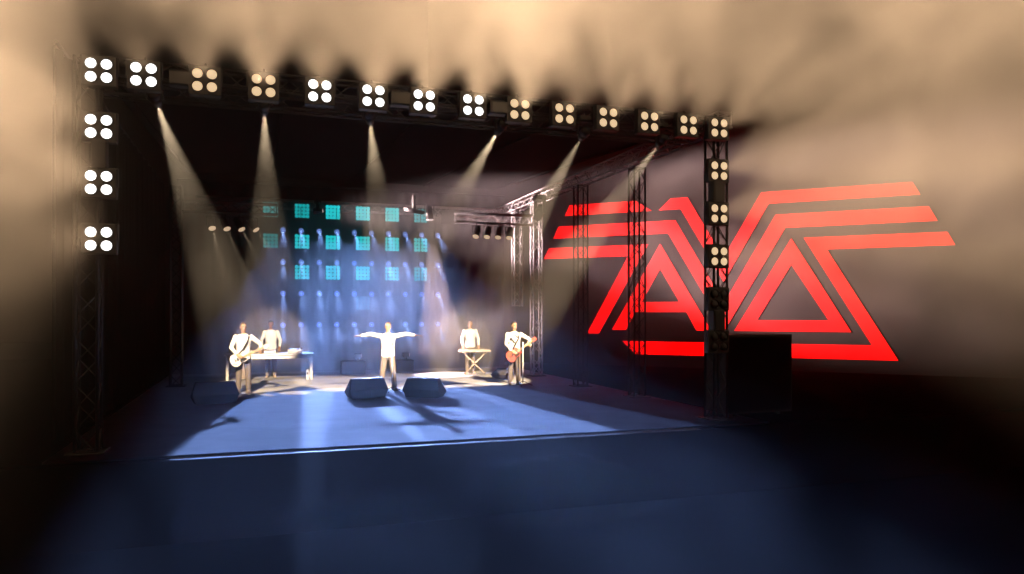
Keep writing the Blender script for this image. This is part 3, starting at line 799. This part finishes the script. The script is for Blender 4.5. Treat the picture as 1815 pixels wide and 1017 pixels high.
# ------------------------------------------------------------------ haze
bm = B(); box(bm, (0, 0, 0), (1, 1, 1))
hz = bpy.data.materials.new('haze_air'); hz.use_nodes = True
nt = hz.node_tree; nt.nodes.remove(nt.nodes['Principled BSDF'])
pv = nt.nodes.new('ShaderNodeVolumePrincipled'); pv.inputs['Color'].default_value = (.95, .95, .95, 1)
pv.inputs['Density'].default_value = .003; pv.inputs['Anisotropy'].default_value = .1
nt.links.new(pv.outputs['Volume'], nt.nodes['Material Output'].inputs['Volume'])
hz.cycles.homogeneous_volume = True
o = obj('haze', bm, hz, loc=(6, 22, 6.4)); o.scale = (150, 150, 17.4); o['kind'] = 'stuff'
o['label'] = 'thin stage haze filling the air'

# drifting smoke over the audience front and the stage
bm = B(); box(bm, (0, 0, 0), (1, 1, 1))
sm = bpy.data.materials.new('drifting_smoke'); sm.use_nodes = True
nt = sm.node_tree; nt.nodes.remove(nt.nodes['Principled BSDF'])
pv = nt.nodes.new('ShaderNodeVolumePrincipled'); pv.inputs['Color'].default_value = (.95, .95, .95, 1); pv.inputs['Anisotropy'].default_value = .1
nz = nt.nodes.new('ShaderNodeTexNoise'); nz.inputs['Scale'].default_value = .36; nz.inputs['Detail'].default_value = 3; nz.inputs['Roughness'].default_value = .5; nz.inputs['Distortion'].default_value = .6
ge = nt.nodes.new('ShaderNodeNewGeometry')
nt.links.new(ge.outputs['Position'], nz.inputs['Vector'])
mr = nt.nodes.new('ShaderNodeMapRange'); mr.inputs['From Min'].default_value = .40; mr.inputs['From Max'].default_value = .62
mr.inputs['To Min'].default_value = .010; mr.inputs['To Max'].default_value = .165
nt.links.new(nz.outputs['Fac'], mr.inputs['Value']); sx = nt.nodes.new('ShaderNodeSeparateXYZ'); nt.links.new(ge.outputs['Position'], sx.inputs['Vector'])
m2 = nt.nodes.new('ShaderNodeValToRGB'); cr = m2.color_ramp
for k, (yy, dn) in enumerate(((-4, .36), (10.5, .36), (13.2, 2.9), (19.5, 2.7), (22.0, .6), (26, .6))):
    e = cr.elements[k] if k < 2 else cr.elements.new(.5)
    e.position = (yy + 4) / 32; e.color = (dn / 3, dn / 3, dn / 3, 1)
dv = nt.nodes.new('ShaderNodeMath'); dv.operation = 'MULTIPLY_ADD'; dv.inputs[1].default_value = 1 / 32; dv.inputs[2].default_value = 4 / 32
nt.links.new(sx.outputs['Y'], dv.inputs[0]); nt.links.new(dv.outputs[0], m2.inputs['Fac'])
zf = nt.nodes.new('ShaderNodeMapRange'); zf.interpolation_type = 'SMOOTHSTEP'; zf.inputs['From Min'].default_value = .3; zf.inputs['From Max'].default_value = 3.0; zf.inputs['To Min'].default_value = .22
nt.links.new(sx.outputs['Z'], zf.inputs['Value'])
mz = nt.nodes.new('ShaderNodeMath'); mz.operation = 'MULTIPLY'; nt.links.new(m2.outputs['Color'], mz.inputs[0]); fm = nt.nodes.new('ShaderNodeMapRange'); fm.inputs['From Min'].default_value = 12.0; fm.inputs['From Max'].default_value = 9.5; fm.inputs['To Max'].default_value = .72; nt.links.new(sx.outputs['Y'], fm.inputs['Value'])
mx = nt.nodes.new('ShaderNodeMath'); mx.operation = 'MAXIMUM'; nt.links.new(zf.outputs['Result'], mx.inputs[0]); nt.links.new(fm.outputs['Result'], mx.inputs[1])
nt.links.new(mx.outputs[0], mz.inputs[1])
mu = nt.nodes.new('ShaderNodeMath'); mu.operation = 'MULTIPLY'
nt.links.new(mr.outputs['Result'], mu.inputs[0]); nt.links.new(mz.outputs[0], mu.inputs[1]); nt.links.new(mu.outputs[0], pv.inputs['Density'])
nt.links.new(pv.outputs['Volume'], nt.nodes['Material Output'].inputs['Volume'])
sm.cycles.volume_step_rate = .45
sm.cycles.volume_step_rate = .45
o = obj('smoke', bm, sm, loc=(6, 11.3, 6.0)); o.scale = (36, 30.6, 14); o['kind'] = 'stuff'
o['label'] = 'cloudy drifting smoke lit by the blinders'

# denser plume of smoke drifting round the keyboard side of the stage
bm = B(); ball(bm, (0, 0, 0), 1.0, None, 4)
sp = bpy.data.materials.new('smoke_plume'); sp.use_nodes = True
nt = sp.node_tree; nt.nodes.remove(nt.nodes['Principled BSDF'])
pv = nt.nodes.new('ShaderNodeVolumePrincipled'); pv.inputs['Color'].default_value = (.95, .95, .95, 1); pv.inputs['Anisotropy'].default_value = 0
tc = nt.nodes.new('ShaderNodeTexCoord'); ge = nt.nodes.new('ShaderNodeNewGeometry')
nz = nt.nodes.new('ShaderNodeTexNoise'); nz.inputs['Scale'].default_value = .8; nz.inputs['Detail'].default_value = 2; nz.inputs['Distortion'].default_value = .5
nt.links.new(ge.outputs['Position'], nz.inputs['Vector'])
ln = nt.nodes.new('ShaderNodeVectorMath'); ln.operation = 'LENGTH'; nt.links.new(tc.outputs['Object'], ln.inputs[0])
fr = nt.nodes.new('ShaderNodeMapRange'); fr.interpolation_type = 'SMOOTHSTEP'; fr.inputs['From Min'].default_value = 1.0; fr.inputs['From Max'].default_value = .25; nt.links.new(ln.outputs['Value'], fr.inputs['Value'])
mr = nt.nodes.new('ShaderNodeMapRange'); mr.inputs['From Min'].default_value = .35; mr.inputs['From Max'].default_value = .65; mr.inputs['To Min'].default_value = .02; mr.inputs['To Max'].default_value = .22
nt.links.new(nz.outputs['Fac'], mr.inputs['Value'])
mu = nt.nodes.new('ShaderNodeMath'); mu.operation = 'MULTIPLY'; nt.links.new(mr.outputs['Result'], mu.inputs[0]); nt.links.new(fr.outputs['Result'], mu.inputs[1])
nt.links.new(mu.outputs[0], pv.inputs['Density'])
nt.links.new(pv.outputs['Volume'], nt.nodes['Material Output'].inputs['Volume'])
o = obj('smoke_plume', bm, sp, loc=(6.3, 24.3, 2.2)); o.scale = (3.2, 1.7, 2.5); o['kind'] = 'stuff'
o['label'] = 'pink lit smoke drifting around the keyboard'

# even veil of smoke added so that the blue beams show a glow
bm = B(); box(bm, (0, 0, 0), (1, 1, 1))
sv = bpy.data.materials.new('added_smoke_veil'); sv.use_nodes = True
nt = sv.node_tree; nt.nodes.remove(nt.nodes['Principled BSDF'])
pv = nt.nodes.new('ShaderNodeVolumePrincipled'); pv.inputs['Color'].default_value = (.95, .95, .95, 1); pv.inputs['Density'].default_value = .48
nt.links.new(pv.outputs['Volume'], nt.nodes['Material Output'].inputs['Volume'])
sv.cycles.homogeneous_volume = True
o = obj('added_smoke_veil', bm, sv, loc=(3.0, 25.35, 2.85)); o.scale = (11.2, .95, 5.64); o['kind'] = 'stuff'
o['label'] = 'added smoke veil making the blue beam lights glow'
